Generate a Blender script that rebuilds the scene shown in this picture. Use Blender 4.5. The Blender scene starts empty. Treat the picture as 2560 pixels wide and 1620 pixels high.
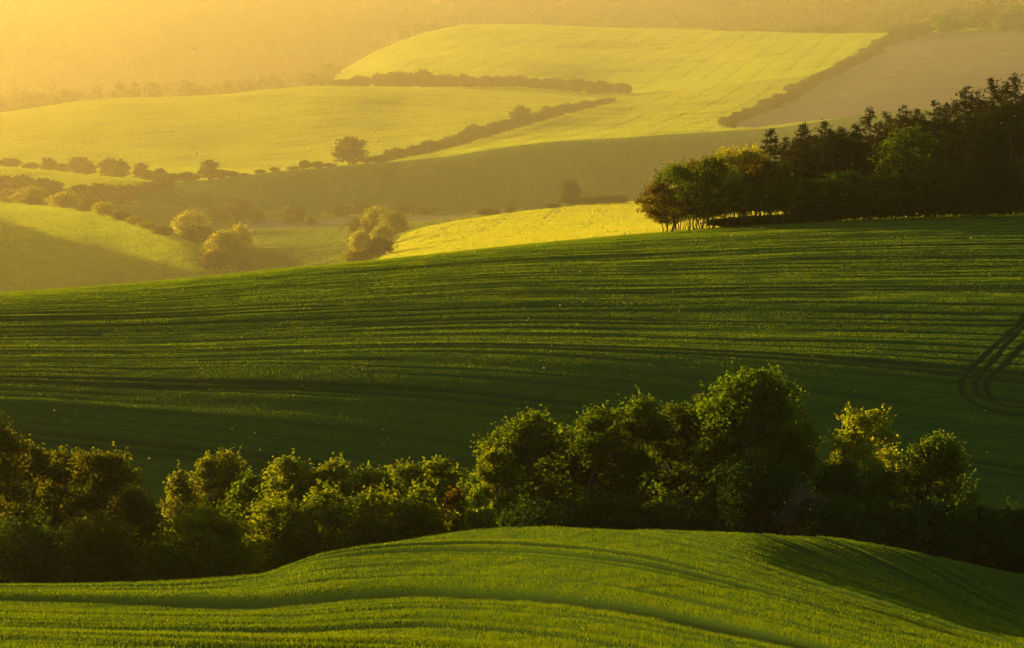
import bpy, math, numpy as np
from mathutils import Vector, Matrix
R = math.radians
SC = bpy.context.scene
COL = SC.collection

# ------------------------------------------------------------------ camera, sky, sun, exposure
HFOV, PITCH = R(12.0), R(-2.4)
cam_data = bpy.data.cameras.new('camera')
cam_data.sensor_width = 36.0
cam_data.angle = HFOV
cam_data.clip_start, cam_data.clip_end = 1.0, 40000.0
cam = bpy.data.objects.new('camera', cam_data)
COL.objects.link(cam)
cam.location = (0, 0, 0)
cam.rotation_euler = (R(90) + PITCH, 0, 0)
SC.camera = cam

SUN_AZ, SUN_EL = 39.0, 5.8           # degrees left of the view axis, above the horizon
world = bpy.data.worlds.new('World')
SC.world = world
world.use_nodes = True
wn, wl = world.node_tree.nodes, world.node_tree.links
sky = wn.new('ShaderNodeTexSky')
sky.sky_type = 'NISHITA'
sky.sun_disc = False
sky.sun_elevation = R(SUN_EL)
sky.sun_rotation = R(-SUN_AZ)
sky.altitude = 250
sky.air_density, sky.dust_density, sky.ozone_density = 1.0, 1.0, 1.0
wl.new(sky.outputs[0], wn['Background'].inputs[0])
wn['Background'].inputs[1].default_value = 0.06

sun_data = bpy.data.lights.new('sun', 'SUN')
sun_data.energy = 5.0
sun_data.angle = R(0.53)
sun_data.color = (1.0, 0.67, 0.20)
sun = bpy.data.objects.new('sun', sun_data)
COL.objects.link(sun)
sdir = Vector((-math.sin(R(SUN_AZ)) * math.cos(R(SUN_EL)), math.cos(R(SUN_AZ)) * math.cos(R(SUN_EL)), math.sin(R(SUN_EL))))
sun.rotation_euler = sdir.to_track_quat('Z', 'Y').to_euler()
sun.location = sdir * 3000

SC.view_settings.view_transform = 'Standard'
SC.view_settings.look = 'None'
SC.view_settings.exposure = 1.8
SC.view_settings.gamma = 1.0
SC.cycles.max_bounces = 5
SC.cycles.diffuse_bounces = 2
SC.cycles.transmission_bounces = 3
SC.cycles.volume_bounces = 1
HAZE = True
FULL = True

# ------------------------------------------------------------------ numpy helpers
F = 1204 / math.tan(HFOV / 2)        # measured in units of a 2408 x 1524 picture
sp, cp = math.sin(PITCH), math.cos(PITCH)


def zs(v):                            # height per metre of distance for a picture row
    cy = (762 - np.asarray(v, float)) / F
    return (sp + cy * cp) / (cp - cy * sp)


def v_of(s):
    s = np.asarray(s, float)
    return 762 - F * (s * cp - sp) / (cp + s * sp)


def pchip(xk, yk, x):
    xk = np.asarray(xk, float); yk = np.asarray(yk, float)
    h = np.diff(xk); d = np.diff(yk) / h
    m = np.zeros(len(xk))
    for i in range(1, len(xk) - 1):
        if d[i - 1] * d[i] > 0:
            w1 = 2 * h[i] + h[i - 1]; w2 = h[i] + 2 * h[i - 1]
            m[i] = (w1 + w2) / (w1 / d[i - 1] + w2 / d[i])
    m[0] = d[0]; m[-1] = d[-1]
    x = np.clip(x, xk[0], xk[-1])
    i = np.clip(np.searchsorted(xk, x) - 1, 0, len(h) - 1)
    t = (x - xk[i]) / h[i]
    t2, t3 = t * t, t * t * t
    return ((2 * t3 - 3 * t2 + 1) * yk[i] + (t3 - 2 * t2 + t) * h[i] * m[i]
            + (-2 * t3 + 3 * t2) * yk[i + 1] + (t3 - t2) * h[i] * m[i + 1])


def hash2(ix, iy, seed):
    ix = ix.astype(np.uint32); iy = iy.astype(np.uint32)
    n = ix * np.uint32(374761393) + iy * np.uint32(668265263) + np.uint32((seed * 362437 + 1013904223) & 0xffffffff)
    n = (n ^ (n >> np.uint32(13))) * np.uint32(1274126177)
    n = n ^ (n >> np.uint32(16))
    return (n & np.uint32(0xffff)).astype(np.float64) / 65535.0


def vnoise(x, y, seed=0):             # value noise, -1..1
    fx, fy = np.floor(x), np.floor(y)
    tx, ty = x - fx, y - fy
    tx = tx * tx * tx * (tx * (tx * 6 - 15) + 10); ty = ty * ty * ty * (ty * (ty * 6 - 15) + 10)
    ix, iy = fx.astype(np.int64), fy.astype(np.int64)
    a = hash2(ix, iy, seed); b = hash2(ix + 1, iy, seed); c = hash2(ix, iy + 1, seed); d = hash2(ix + 1, iy + 1, seed)
    return 2 * ((a * (1 - tx) + b * tx) * (1 - ty) + (c * (1 - tx) + d * tx) * ty) - 1


def sstep(a, b, x):
    t = np.clip((x - a) / (b - a), 0, 1)
    return t * t * (3 - 2 * t)


def make_mesh(name, co, faces, smooth=False):
    """faces: (n,3) or (n,4) int array"""
    co = np.ascontiguousarray(co, np.float32); faces = np.ascontiguousarray(faces, np.int32)
    me = bpy.data.meshes.new(name)
    n, k = faces.shape
    me.vertices.add(len(co)); me.vertices.foreach_set('co', co.ravel())
    me.loops.add(n * k); me.loops.foreach_set('vertex_index', faces.ravel())
    me.polygons.add(n); me.polygons.foreach_set('loop_start', np.arange(0, n * k, k, dtype=np.int32))
    me.update(calc_edges=True)
    if smooth:
        me.polygons.foreach_set('use_smooth', np.ones(n, bool))
    return me


def link(name, me, mat=None, parent=None):
    o = bpy.data.objects.new(name, me)
    COL.objects.link(o)
    if mat and not me.materials:
        me.materials.append(mat)
    if parent:
        o.parent = parent
    return o


def tag(o, label=None, cat=None, group=None, kind=None):
    if label: o['label'] = label
    if cat: o['category'] = cat
    if group: o['group'] = group
    if kind: o['kind'] = kind
    return o


# ------------------------------------------------------------------ materials
class NT:
    def __init__(s, name):
        s.m = bpy.data.materials.new(name); s.m.use_nodes = True
        s.t = s.m.node_tree; s.t.nodes.clear()
        s.out = s.n('ShaderNodeOutputMaterial')

    def n(s, typ, **kw):
        nd = s.t.nodes.new(typ)
        for k, v in kw.items():
            setattr(nd, k, v)
        return nd

    def l(s, a, b): s.t.links.new(a, b)

    def math(s, op, a, b=None, c=None):
        nd = s.n('ShaderNodeMath', operation=op)
        for i, x in enumerate((a, b, c)):
            if x is None: continue
            if isinstance(x, (int, float)): nd.inputs[i].default_value = x
            else: s.l(x, nd.inputs[i])
        return nd.outputs[0]

    def mix(s, fac, a, b):
        nd = s.n('ShaderNodeMix', data_type='RGBA')
        for sock, x in ((nd.inputs[0], fac), (nd.inputs[6], a), (nd.inputs[7], b)):
            if isinstance(x, (int, float)): sock.default_value = x
            elif isinstance(x, tuple): sock.default_value = (*x, 1)
            else: s.l(x, sock)
        return nd.outputs[2]

    def noise(s, vec, scale, detail=2.0, rough=0.5):
        nd = s.n('ShaderNodeTexNoise'); nd.inputs['Scale'].default_value = scale
        nd.inputs['Detail'].default_value = detail; nd.inputs['Roughness'].default_value = rough
        if vec is not None: s.l(vec, nd.inputs['Vector'])
        return nd.outputs[0]

    def ramp(s, x, a, b):
        nd = s.n('ShaderNodeMapRange', interpolation_type='SMOOTHSTEP')
        nd.inputs[1].default_value = a; nd.inputs[2].default_value = b
        s.l(x, nd.inputs[0]); return nd.outputs[0]

    def attr(s, name):
        return s.n('ShaderNodeAttribute', attribute_name=name).outputs['Fac']

    def leafy(s, dif, trans, mixf, normal=None, gloss=0.0):
        d = s.n('ShaderNodeBsdfDiffuse'); t = s.n('ShaderNodeBsdfTranslucent'); m = s.n('ShaderNodeMixShader')
        for sock, x in ((d.inputs[0], dif), (t.inputs[0], trans)):
            if isinstance(x, tuple): sock.default_value = (*x, 1)
            else: s.l(x, sock)
        m.inputs[0].default_value = mixf
        if normal is not None:
            s.l(normal, d.inputs['Normal']); s.l(normal, t.inputs['Normal'])
        s.l(d.outputs[0], m.inputs[1]); s.l(t.outputs[0], m.inputs[2])
        o = m.outputs[0]
        if gloss:
            g = s.n('ShaderNodeBsdfGlossy'); g.inputs['Roughness'].default_value = 0.45
            m2 = s.n('ShaderNodeMixShader'); m2.inputs[0].default_value = gloss
            s.l(o, m2.inputs[1]); s.l(g.outputs[0], m2.inputs[2]); o = m2.outputs[0]
        s.l(o, s.out.inputs[0])
        return s.m


def leaf_mat(name, dif, trans, mixf=0.45, var=0.5, alt=None, scale=0.35):
    s = NT(name)
    geo = s.n('ShaderNodeNewGeometry'); oi = s.n('ShaderNodeObjectInfo')
    nz = s.noise(geo.outputs['Position'], scale, 3.0)
    f = s.ramp(nz, 0.3, 0.7)
    alt = alt or tuple(c * (1 - var) for c in dif)
    altt = tuple(t * a / max(d, 1e-4) for t, a, d in zip(trans, alt, dif))
    rnd = s.math('MULTIPLY', oi.outputs['Random'], 0.5)
    ff = s.math('ADD', s.math('MULTIPLY', f, 0.6), rnd)
    ff.node.use_clamp = True
    return s.leafy(s.mix(ff, dif, alt), s.mix(ff, trans, altt), mixf, gloss=0.0)


def bark_mat(name, a, b):
    s = NT(name)
    tc = s.n('ShaderNodeTexCoord')
    mp = s.n('ShaderNodeMapping'); mp.inputs['Scale'].default_value = (6, 6, 1.2); s.l(tc.outputs['Object'], mp.inputs[0])
    f = s.ramp(s.noise(mp.outputs[0], 2.0, 4.0), 0.35, 0.65)
    d = s.n('ShaderNodeBsdfDiffuse'); s.l(s.mix(f, a, b), d.inputs[0]); s.l(d.outputs[0], s.out.inputs[0])
    return s.m


def field_mat(name, base, alt, line=None, spacing=0.0, pair=1.9, lw=0.45, bump=0.0, bscale=0.5, trans=None, tmix=0.35, track=None, patch=0.012, linef=0.8):
    """a crop seen from afar: patchy colour, fine stalk-scale roughness, paired wheel lines along the 'row' coordinate"""
    s = NT(name)
    geo = s.n('ShaderNodeNewGeometry'); P = geo.outputs['Position']
    f = s.ramp(s.noise(P, patch, 4.0, 0.6), 0.3, 0.7)
    g = s.ramp(s.noise(P, bscale, 2.0, 0.6), 0.3, 0.7)
    col = s.mix(s.math('ADD', s.math('MULTIPLY', f, 0.6), s.math('MULTIPLY', g, 0.4)), base, alt)
    if line:
        row = s.attr('row')
        fr = s.math('MULTIPLY', s.math('FRACT', s.math('DIVIDE', row, spacing)), spacing)
        c0 = spacing * 0.5
        a = s.math('ABSOLUTE', s.math('SUBTRACT', s.math('ABSOLUTE', s.math('SUBTRACT', fr, c0)), pair / 2))
        m = s.ramp(a, lw, lw * 0.4)
        br = s.ramp(s.noise(P, 0.03, 2.0), 0.25, 0.5)
        col = s.mix(s.math('MULTIPLY', s.math('MULTIPLY', m, br), linef), col, line)
    if track:
        col = s.mix(s.attr('track'), col, track)
    nrm = None
    if bump:
        b = s.n('ShaderNodeBump'); b.inputs['Strength'].default_value = 1.0; b.inputs['Distance'].default_value = bump
        s.l(s.noise(P, bscale, 3.0, 0.7), b.inputs['Height']); nrm = b.outputs[0]
    if trans:
        return s.leafy(col, trans, tmix, nrm)
    d = s.n('ShaderNodeBsdfDiffuse'); s.l(col, d.inputs[0])
    if nrm is not None: s.l(nrm, d.inputs['Normal'])
    s.l(d.outputs[0], s.out.inputs[0])
    return s.m


# ------------------------------------------------------------------ the land: one height grid
#  each row line: distance (number or list of (u, d)), then 'v' picture rows or 'z' heights as (u, value) lists, then steps to the next line
ROWS = [
    (15,   'z', [(0, -4.0)], 14),
    (80,   'z', [(0, -11.6)], 14),
    (140,  'v', [(0, 1575), (1600, 1575), (2408, 1602), (3000, 1660)], 180),
    ([(0, 200), (2408, 200)], 'v', [(-1200, 1462), (0, 1458), (600, 1448), (1000, 1404), (1400, 1388), (1800, 1416), (2408, 1522), (3000, 1600)], 360),
    ([(0, 250), (600, 262), (1000, 295), (1300, 310), (3000, 310)], 'v',
     [(-1200, 1380), (0, 1392), (400, 1384), (590, 1368), (760, 1314), (950, 1283), (1280, 1257), (1500, 1255), (1700, 1268), (1900, 1312), (2100, 1357), (2408, 1448), (3000, 1560)], 140),
    ([(0, 370), (1300, 345), (1650, 338), (2000, 368), (2408, 408)], 'v', [(-1200, 1400), (0, 1400), (600, 1385), (950, 1310), (1280, 1265), (1650, 1250), (1900, 1260), (2100, 1288), (2300, 1332), (2408, 1357), (3000, 1420)], 30),
    (430,  'z', [(-1200, -46), (1200, -45), (2408, -44)], 24),
    (480,  'z', [(-1200, -45), (1200, -44.5), (2408, -43.5)], 260),
    (590,  'v', [(-1200, 960), (0, 872), (300, 868), (700, 850), (1204, 830), (1700, 822), (2408, 815), (3000, 820)], 460),
    ([(-1200, 680), (0, 720), (600, 750), (1204, 780), (1560, 810), (2408, 850), (3600, 900)], 'v',
     [(-1200, 783), (0, 700), (300, 678), (600, 647), (900, 617), (1204, 584), (1560, 550), (1900, 524), (2408, 503), (3600, 474)], 40),
    (980,  'v', [(-1200, 830), (0, 770), (600, 708), (900, 672), (1204, 624), (1560, 582), (2408, 536), (3600, 500)], 40),
    (1200, 'v', [(-1200, 560), (0, 722), (480, 800), (600, 765), (800, 650), (900, 610), (1000, 594), (1204, 577), (1560, 543), (2408, 510), (3600, 480)], 70),
    ([(-1200, 1500), (0, 1500), (480, 1470), (700, 1470), (1500, 1500)], 'v',
     [(-1200, 520), (-400, 520), (0, 606), (150, 644), (300, 686), (480, 722), (600, 706), (760, 636), (900, 590), (1000, 566), (1204, 540), (1560, 508), (2408, 490), (3600, 470)], 80),
    ([(-1200, 2200), (0, 2000), (200, 1840), (480, 1610), (600, 1590), (760, 1650), (900, 1720), (1500, 1760)], 'v',
     [(-1200, 400), (-400, 440), (0, 477), (150, 494), (300, 527), (480, 592), (600, 632), (760, 600), (900, 566), (1000, 531), (1204, 503), (1500, 477), (2408, 452), (3600, 440)], 60),
    ([(-1200, 2330), (0, 2130), (700, 2050), (1204, 2060), (2408, 2100)], 'v', [(-1200, 440), (0, 500), (300, 535), (480, 560), (600, 545), (900, 528), (1204, 506), (1500, 490), (2408, 470)], 40),
    ([(-1200, 2400), (0, 2250), (500, 2180), (1204, 2350), (2408, 2600), (3600, 2800)], 'v', [(-1200, 400), (0, 448), (150, 455), (300, 470), (500, 494), (900, 500), (1204, 492), (1500, 478), (2408, 440), (3600, 420)], 45),
    ([(-1200, 2550), (0, 2400), (400, 2270), (1204, 2490), (2408, 2800), (3600, 3000)], 'v', [(-1200, 360), (0, 391), (180, 408), (330, 426), (420, 448), (600, 450), (900, 432), (1204, 408), (1560, 378), (2408, 318), (3600, 260)], 45),
    ([(-1200, 2700), (0, 2480), (400, 2350), (1204, 2620), (2408, 3000), (3600, 3300)], 'v', [(-1200, 370), (0, 402), (180, 414), (330, 428), (430, 428), (600, 413), (800, 394), (960, 377), (1204, 348), (1500, 320), (1800, 302), (2100, 265), (2408, 243), (3600, 180)], 40),
    ([(0, 2800), (1204, 2900), (2408, 3300), (3600, 3600)], 'v', [(-1200, 360), (0, 385), (300, 402), (600, 402), (900, 372), (1204, 330), (1500, 300), (1800, 275), (2100, 238), (2408, 210), (3600, 160)], 120),
    ([(0, 3900), (1500, 3900), (2408, 3650), (3600, 3500)], 'v', [(-1200, 360), (-400, 300), (0, 265), (250, 232), (500, 225), (760, 203), (1000, 205), (1204, 209), (1450, 222), (1800, 190), (2100, 158), (2408, 140), (3600, 110)], 20),
    ([(0, 4020), (1500, 4020), (2408, 3740), (3600, 3600)], 'v', [(-1200, 380), (0, 275), (250, 240), (500, 236), (760, 208), (1000, 203), (1204, 206), (1450, 218), (1800, 180), (2100, 150), (2408, 132), (3600, 100)], 60),
    ([(0, 4750), (1500, 4700), (2408, 3960), (3600, 3800)], 'v', [(-1200, 300), (0, 255), (500, 225), (760, 196), (850, 172), (940, 138), (1000, 126), (1204, 118), (1450, 122), (1800, 116), (2100, 108), (2408, 103), (3600, 85)], 60),
    ([(0, 5450), (1500, 5350), (2100, 4350), (2408, 4150), (3600, 4000)], 'v', [(-1200, 260), (0, 235), (500, 215), (740, 180), (810, 164), (880, 122), (940, 97), (1000, 76), (1080, 60), (1200, 60), (1500, 68), (1800, 76), (2090, 80), (2408, 80), (3600, 70)], 20),
    ([(0, 5750), (1500, 5600), (2100, 4560), (2408, 4330), (3600, 4200)], 'v', [(-1200, 240), (0, 225), (800, 172), (1000, 110), (1100, 100), (1500, 98), (2090, 92), (2200, 70), (2300, 52), (2408, 44), (3600, 40)], 20),
    ([(0, 6300), (1500, 6200), (2408, 5100), (3600, 4900)], 'v', [(-1200, 140), (0, 130), (1204, 55), (2408, 45), (3600, 40)], 30),
    ([(0, 8000), (1500, 7600), (2408, 6400), (3600, 6200)], 'v', [(-1200, -30), (0, -40), (1204, -50), (2408, -60), (3600, -60)], 20),
    (9200, 'v', [(-1200, -90), (0, -110), (1204, -100), (2408, -110), (3600, -110)], 8),
    (12000, 'z', [(0, 60)], 0),
]
NEAR = 0.33                           # the two front fields, the belt and the pine wood lie this much closer than the row table says
UC = np.concatenate([np.linspace(-1500, -100, 50)[:-1], np.linspace(-100, 2508, 900), np.linspace(2508, 3900, 50)[1:]])
NC = len(UC)
A = (UC - 1204) / F


def curve(spec):
    if isinstance(spec, (int, float)):
        return np.full(NC, float(spec))
    if len(spec) == 1:
        return np.full(NC, float(spec[0][1]))
    return pchip([p[0] for p in spec], [p[1] for p in spec], UC)


DK = np.array([curve(r[0]) for r in ROWS])
ZK = np.array([curve(r[2]) if r[1] == 'z' else zs(curve(r[2])) * DK[i] for i, r in enumerate(ROWS)])
DK[:11] *= NEAR; ZK[:11] *= NEAR
FARS = 1.4                            # and the far valley this much farther
DK[11:] *= FARS; ZK[11:] *= FARS
NK = len(ROWS)
H_ = DK[1:] - DK[:-1]
DEL = (ZK[1:] - ZK[:-1]) / H_
M_ = np.zeros_like(ZK)
w1 = 2 * H_[1:] + H_[:-1]; w2 = H_[1:] + 2 * H_[:-1]
same = DEL[:-1] * DEL[1:] > 0
with np.errstate(divide='ignore', invalid='ignore'):
    hm = (w1 + w2) / (w1 / DEL[:-1] + w2 / DEL[1:])
M_[1:-1] = np.where(same, hm, 0)
M_[0] = DEL[0]; M_[-1] = DEL[-1]
dl, zl, tl = [], [], []
for k in range(NK - 1):
    n = ROWS[k][3]
    for i in range(n):
        t = i / n
        t2, t3 = t * t, t * t * t
        dl.append(DK[k] + t * H_[k])
        zl.append((2 * t3 - 3 * t2 + 1) * ZK[k] + (t3 - 2 * t2 + t) * H_[k] * M_[k] + (-2 * t3 + 3 * t2) * ZK[k + 1] + (t3 - t2) * H_[k] * M_[k + 1])
        tl.append(k + t)
dl.append(DK[-1]); zl.append(ZK[-1]); tl.append(NK - 1.0)
GD = np.array(dl); GZ = np.array(zl); GT = np.array(tl)
NR = len(GT)
GX = GD * A[None, :]
# light smoothing across the columns so the bends between control points stay soft
for _ in range(30):
    GZ[:, 1:-1] = 0.25 * GZ[:, :-2] + 0.5 * GZ[:, 1:-1] + 0.25 * GZ[:, 2:]

# crop-row coordinate (metres across the drill rows) and small relief that follows it
T2 = GT[:, None] * np.ones((1, NC))
nearm = (T2 < 6)
midm = (T2 >= 6) & (T2 < 10.2)
NX, ND = GX / NEAR, GD / NEAR
xx = np.clip(NX + 5, 0, 60)
row_near = ND + 1.3 * NX + 0.13 * xx ** 2
kk = 0.55 * sstep(700, 500, ND)
row_mid = ND + kk * NX + 3 * np.sin(NX / 40)
FX, FD = GX / FARS, GD / FARS
row_far = np.where(UC[None, :] > 850, FX - 0.055 * FD + 2.5 * np.sin(FD / 130), 0.96 * FX + 0.27 * FD)
GV0 = v_of(GZ / GD)
hedge_v = np.interp(UC, [-1500, 885, 960, 1060, 1200, 1300, 1440, 1445], [999, 384, 368, 347, 305, 275, 238, -999])
row_yel = np.where((GV0 < hedge_v[None, :]) & (T2 < 19.2), (FD - 1.1 * FX) / 1.49 + 10 * np.sin(FX / 120), FX - 0.125 * FD + 5 * np.sin(FD / 300))
ROWC = np.where(nearm, row_near, np.where(midm, row_mid, np.where(T2 > 17.5, row_yel, row_far)))


def relief(w, x, seed, lens, L, drill):
    """long furrows and low waves along the crop rows: (height, how much of a furrow each spot is)"""
    o, gr = 0, 0
    for i, (lam, amp) in enumerate(lens):
        wob = w + 0.5 * lam * vnoise(x / (L * 0.8) + 9, w / (lam * 3) + 3, seed + 50 + i)
        n = vnoise(wob / lam, x / (L * (0.5 + 0.12 * lam)) + 17 * i, seed + i)
        o = o + amp * n
    wv = w + 2.2 * vnoise(x / L, w / 13, seed + 61) + 0.7 * vnoise(x / (L * .3), w / 6, seed + 62)
    for sp_, hw, thr, sd in drill:
        a = np.abs(np.mod(wv, sp_) - sp_ / 2)
        st = sstep(thr, thr + .75, vnoise(x / (L * .6) + 40, w / sp_ * .7, seed + 70 + sd))
        gr = np.maximum(gr, st * sstep(hw, hw * .35, a))
    return o - 0.26 * gr, gr


rel_n, gr_n = relief(row_near, NX, 3, [(17, .20), (9, .17), (5.2, .12), (3, .06)], 30, [(7.4, 1.8 * np.clip((1.3 + 0.26 * xx) / 3, 1, 1.5), -.95, 0), (22.2, 1.7, -.2, 1)])
rel_m, gr_m = relief(row_mid, NX, 13, [(20, .20), (11, .19), (6.5, .16), (4, .11)], 50, [(5.2, .95, -.6, 0), (20.8, 1.4, -.35, 1)])
gr_m = gr_m * (0.26 + 0.26 * sstep(520, 640, ND))
rel_n *= NEAR * np.clip(4.0 / (1.3 + 0.26 * xx), 0.3, 1.2)
rel_m = NEAR * (rel_m + 0.35 * vnoise(row_mid / 40 + 0.4, NX / 130 + 0.3, 23))
fad_n = sstep(1.8, 2.0, T2) * sstep(6, 5, T2)
fad_m = sstep(6.6, 7.2, T2) * (0.12 + 0.88 * sstep(9.02, 8.72, T2)) * sstep(10, 9.3, T2)


def lines(w, sp_, pair, lw, ph=0.5):
    fr = np.mod(w, sp_) - sp_ * ph
    a = np.abs(np.abs(fr) - pair / 2)
    return sstep(lw, lw * 0.45, a)


GRV = np.where(nearm, gr_n * fad_n, np.where(midm, gr_m * fad_m, 0))
TRK = np.zeros_like(GZ)
tram_n = lines(row_near + 1.2 * vnoise(NX / 20, row_near / 20, 5), 26, 2.4, .95) * (vnoise(NX / 18, row_near / 9, 31) > -0.45)
tram_m = lines(row_mid + 1.5 * vnoise(NX / 40, row_mid / 30, 6), 36, 3.4, 1.35) * (vnoise(NX / 40, row_mid / 14, 32) > -0.5)
TRK = np.where(nearm, tram_n * fad_n, np.where(midm, 0.7 * tram_m * fad_m, 0))
GZ = GZ + rel_n * fad_n + rel_m * fad_m - 0.16 * NEAR * TRK
far_und = FARS * (0.9 * vnoise(FX / 90, FD / 140, 40) + 0.35 * vnoise(FX / 35, FD / 60, 41))
GZ = GZ + far_und * sstep(10.2, 11.5, T2)


def col_of(x, d):
    return np.interp(np.asarray(x) / np.asarray(d) * F + 1204, UC, np.arange(NC))


def ground(x, d):
    c = float(col_of(x, d)); c0 = int(min(c, NC - 2)); f = c - c0
    return (1 - f) * np.interp(d, GD[:, c0], GZ[:, c0]) + f * np.interp(d, GD[:, c0 + 1], GZ[:, c0 + 1])


GV = v_of(GZ / GD)


def hit(u, v, tmin=0.0, tmax=99.0):
    c = int(round(float(np.interp(u, UC, np.arange(NC)))))
    ok = np.where((GT >= tmin) & (GT <= tmax) & (GV[:, c] <= v))[0]
    if len(ok) == 0:
        ok = np.where((GT >= tmin) & (GT <= tmax))[0]
        i = ok[np.argmin(GV[ok, c])]
    else:
        i = ok[0]
    d = GD[i, c]
    return (u - 1204) / F * d, d


# looping wheel tracks at the right-hand headland of the big field
def tracks_from(pts, halfw, tmin, tmax, soft):
    P = np.array([hit(u, v, tmin, tmax) for u, v in pts])
    # dense polyline
    tt = np.linspace(0, len(P) - 1, len(P) * 14)
    X = pchip(np.arange(len(P)), P[:, 0], tt); Y = pchip(np.arange(len(P)), P[:, 1], tt)
    r0 = np.searchsorted(GT, tmin); r1 = np.searchsorted(GT, tmax)
    x0, x1 = X.min() - 3, X.max() + 3
    cc = np.where((UC > 1000))[0]
    sub = np.full((r1 - r0, len(cc)), 1e9)
    gx = GX[r0:r1][:, cc]; gy = GD[r0:r1][:, cc]
    for i in range(len(X) - 1):
        ax, ay, bx, by = X[i], Y[i], X[i + 1], Y[i + 1]
        L2 = (bx - ax) ** 2 + (by - ay) ** 2 + 1e-9
        msk = (gx > min(ax, bx) - 2) & (gx < max(ax, bx) + 2) & (gy > min(ay, by) - 2) & (gy < max(ay, by) + 2)
        if not msk.any(): continue
        q = np.clip(((gx[msk] - ax) * (bx - ax) + (gy[msk] - ay) * (by - ay)) / L2, 0, 1)
        dd = np.hypot(gx[msk] - ax - q * (bx - ax), gy[msk] - ay - q * (by - ay))
        sub[msk] = np.minimum(sub[msk], dd)
    m = sstep(halfw, halfw * soft, sub)
    full = np.zeros_like(GZ)
    full[r0:r1, cc[0]:cc[-1] + 1] = m
    return full


SOIL = np.zeros_like(GZ)
for pts in ([(2700, 540), (2580, 590), (2480, 670), (2408, 748), (2340, 818), (2285, 872), (2262, 905), (2266, 930), (2300, 952), (2360, 968), (2440, 978)],
            [(2720, 555), (2600, 605), (2490, 690), (2408, 772), (2350, 835), (2308, 880), (2294, 905), (2300, 925), (2335, 944), (2380, 956), (2440, 960)],
            [(2740, 580), (2610, 630), (2500, 720), (2408, 812), (2360, 862), (2326, 897), (2320, 915), (2332, 932), (2370, 944), (2440, 950)],
            [(2300, 915), (2230, 932), (2120, 942), (2000, 934), (1880, 918), (1750, 895)]):
    SOIL = np.maximum(SOIL, tracks_from(pts, 0.66 * NEAR, 7.0, 9.0, .3) * (0.75 if pts[0][0] > 2400 else 0.35))
GZ = GZ - 0.12 * NEAR * SOIL
TRK = np.maximum(TRK * 0.8, SOIL)

# ------------------------------------------------------------------ fields
FIELD = np.full((NR - 1, NC - 1), 'w', dtype=object)
tc = GT[:-1, None] + 0 * UC[None, :-1]
vc = 0.25 * (GV[:-1, :-1] + GV[1:, :-1] + GV[:-1, 1:] + GV[1:, 1:])
uc = 0.5 * (UC[:-1] + UC[1:])[None, :] + 0 * tc


def inpoly(u, v, poly):
    r = np.zeros(u.shape, bool)
    n = len(poly)
    for i in range(n):
        (x1, y1), (x2, y2) = poly[i], poly[(i + 1) % n]
        if y1 == y2: continue
        c = ((y1 > v) != (y2 > v)) & (u < (x2 - x1) * (v - y1) / (y2 - y1) + x1)
        r ^= c
    return r


NAMES = {'near': 'near_field', 'lane': 'valley_grass', 'mid': 'wheat_field', 'meadow': 'meadow', 'canola': 'rapeseed_field',
         'knoll': 'knoll_field', 'dark': 'dark_field', 'strip': 'hillside_strip', 'lower': 'yellow_field', 'upper': 'hilltop_field',
         'plough': 'ploughed_field', 'reed': 'reed_bank', 'w': 'hills', 'home': 'ground'}
FIELD[tc < 2] = 'home'
FIELD[(tc >= 2) & (tc < 5)] = 'near'
FIELD[(tc >= 5) & (tc < 7)] = 'lane'
FIELD[(tc >= 7) & (tc < 9.6)] = 'mid'
FIELD[(tc >= 9.6) & (tc < 15)] = 'meadow'
FIELD[(tc >= 9.6) & (tc < 10) & (uc > 1500)] = 'lane'
FIELD[(tc >= 11) & (tc < 13.2) & (uc < 560 + 0.35 * (632 - vc))] = 'knoll'
FIELD[(tc >= 10.6) & (tc < 13.6) & inpoly(uc, vc, [(885, 616), (925, 575), (945, 552), (1000, 534), (1100, 515), (1204, 500), (1500, 470), (1700, 440), (3900, 400), (3900, 700), (885, 700)])] = 'canola'
FIELD[(tc >= 14) & (tc < 14.55) & (uc > 560) & (uc < 1260)] = 'reed'
FIELD[(tc >= 15) & (tc < 17.0)] = 'dark'
FIELD[(tc >= 15) & (tc < 17) & (uc < 270)] = 'meadow'
FIELD[(tc >= 15) & (tc < 17) & inpoly(uc, vc, [(-1600, 250), (0, 380), (200, 402), (395, 428), (330, 440), (150, 452), (0, 445), (-1600, 420)])] = 'strip'
FIELD[(tc >= 17) & (tc < 19.3)] = 'lower'
FIELD[(tc >= 19.3) & (tc < 22.4)] = 'upper'
FIELD[(tc >= 19.3) & (uc < np.interp(vc, [58, 76, 97, 122, 164, 172, 215], [1085, 1000, 940, 880, 806, 790, 780]))] = 'w'
FIELD[(tc >= 17.0) & (tc < 22.3) & inpoly(uc, vc, [(1690, 300), (1790, 262), (1900, 205), (2010, 145), (2105, 92), (2180, 77), (3900, 40), (3900, 180), (2408, 244), (2250, 252), (2100, 266), (1900, 285), (1780, 300)])] = 'plough'

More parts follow.
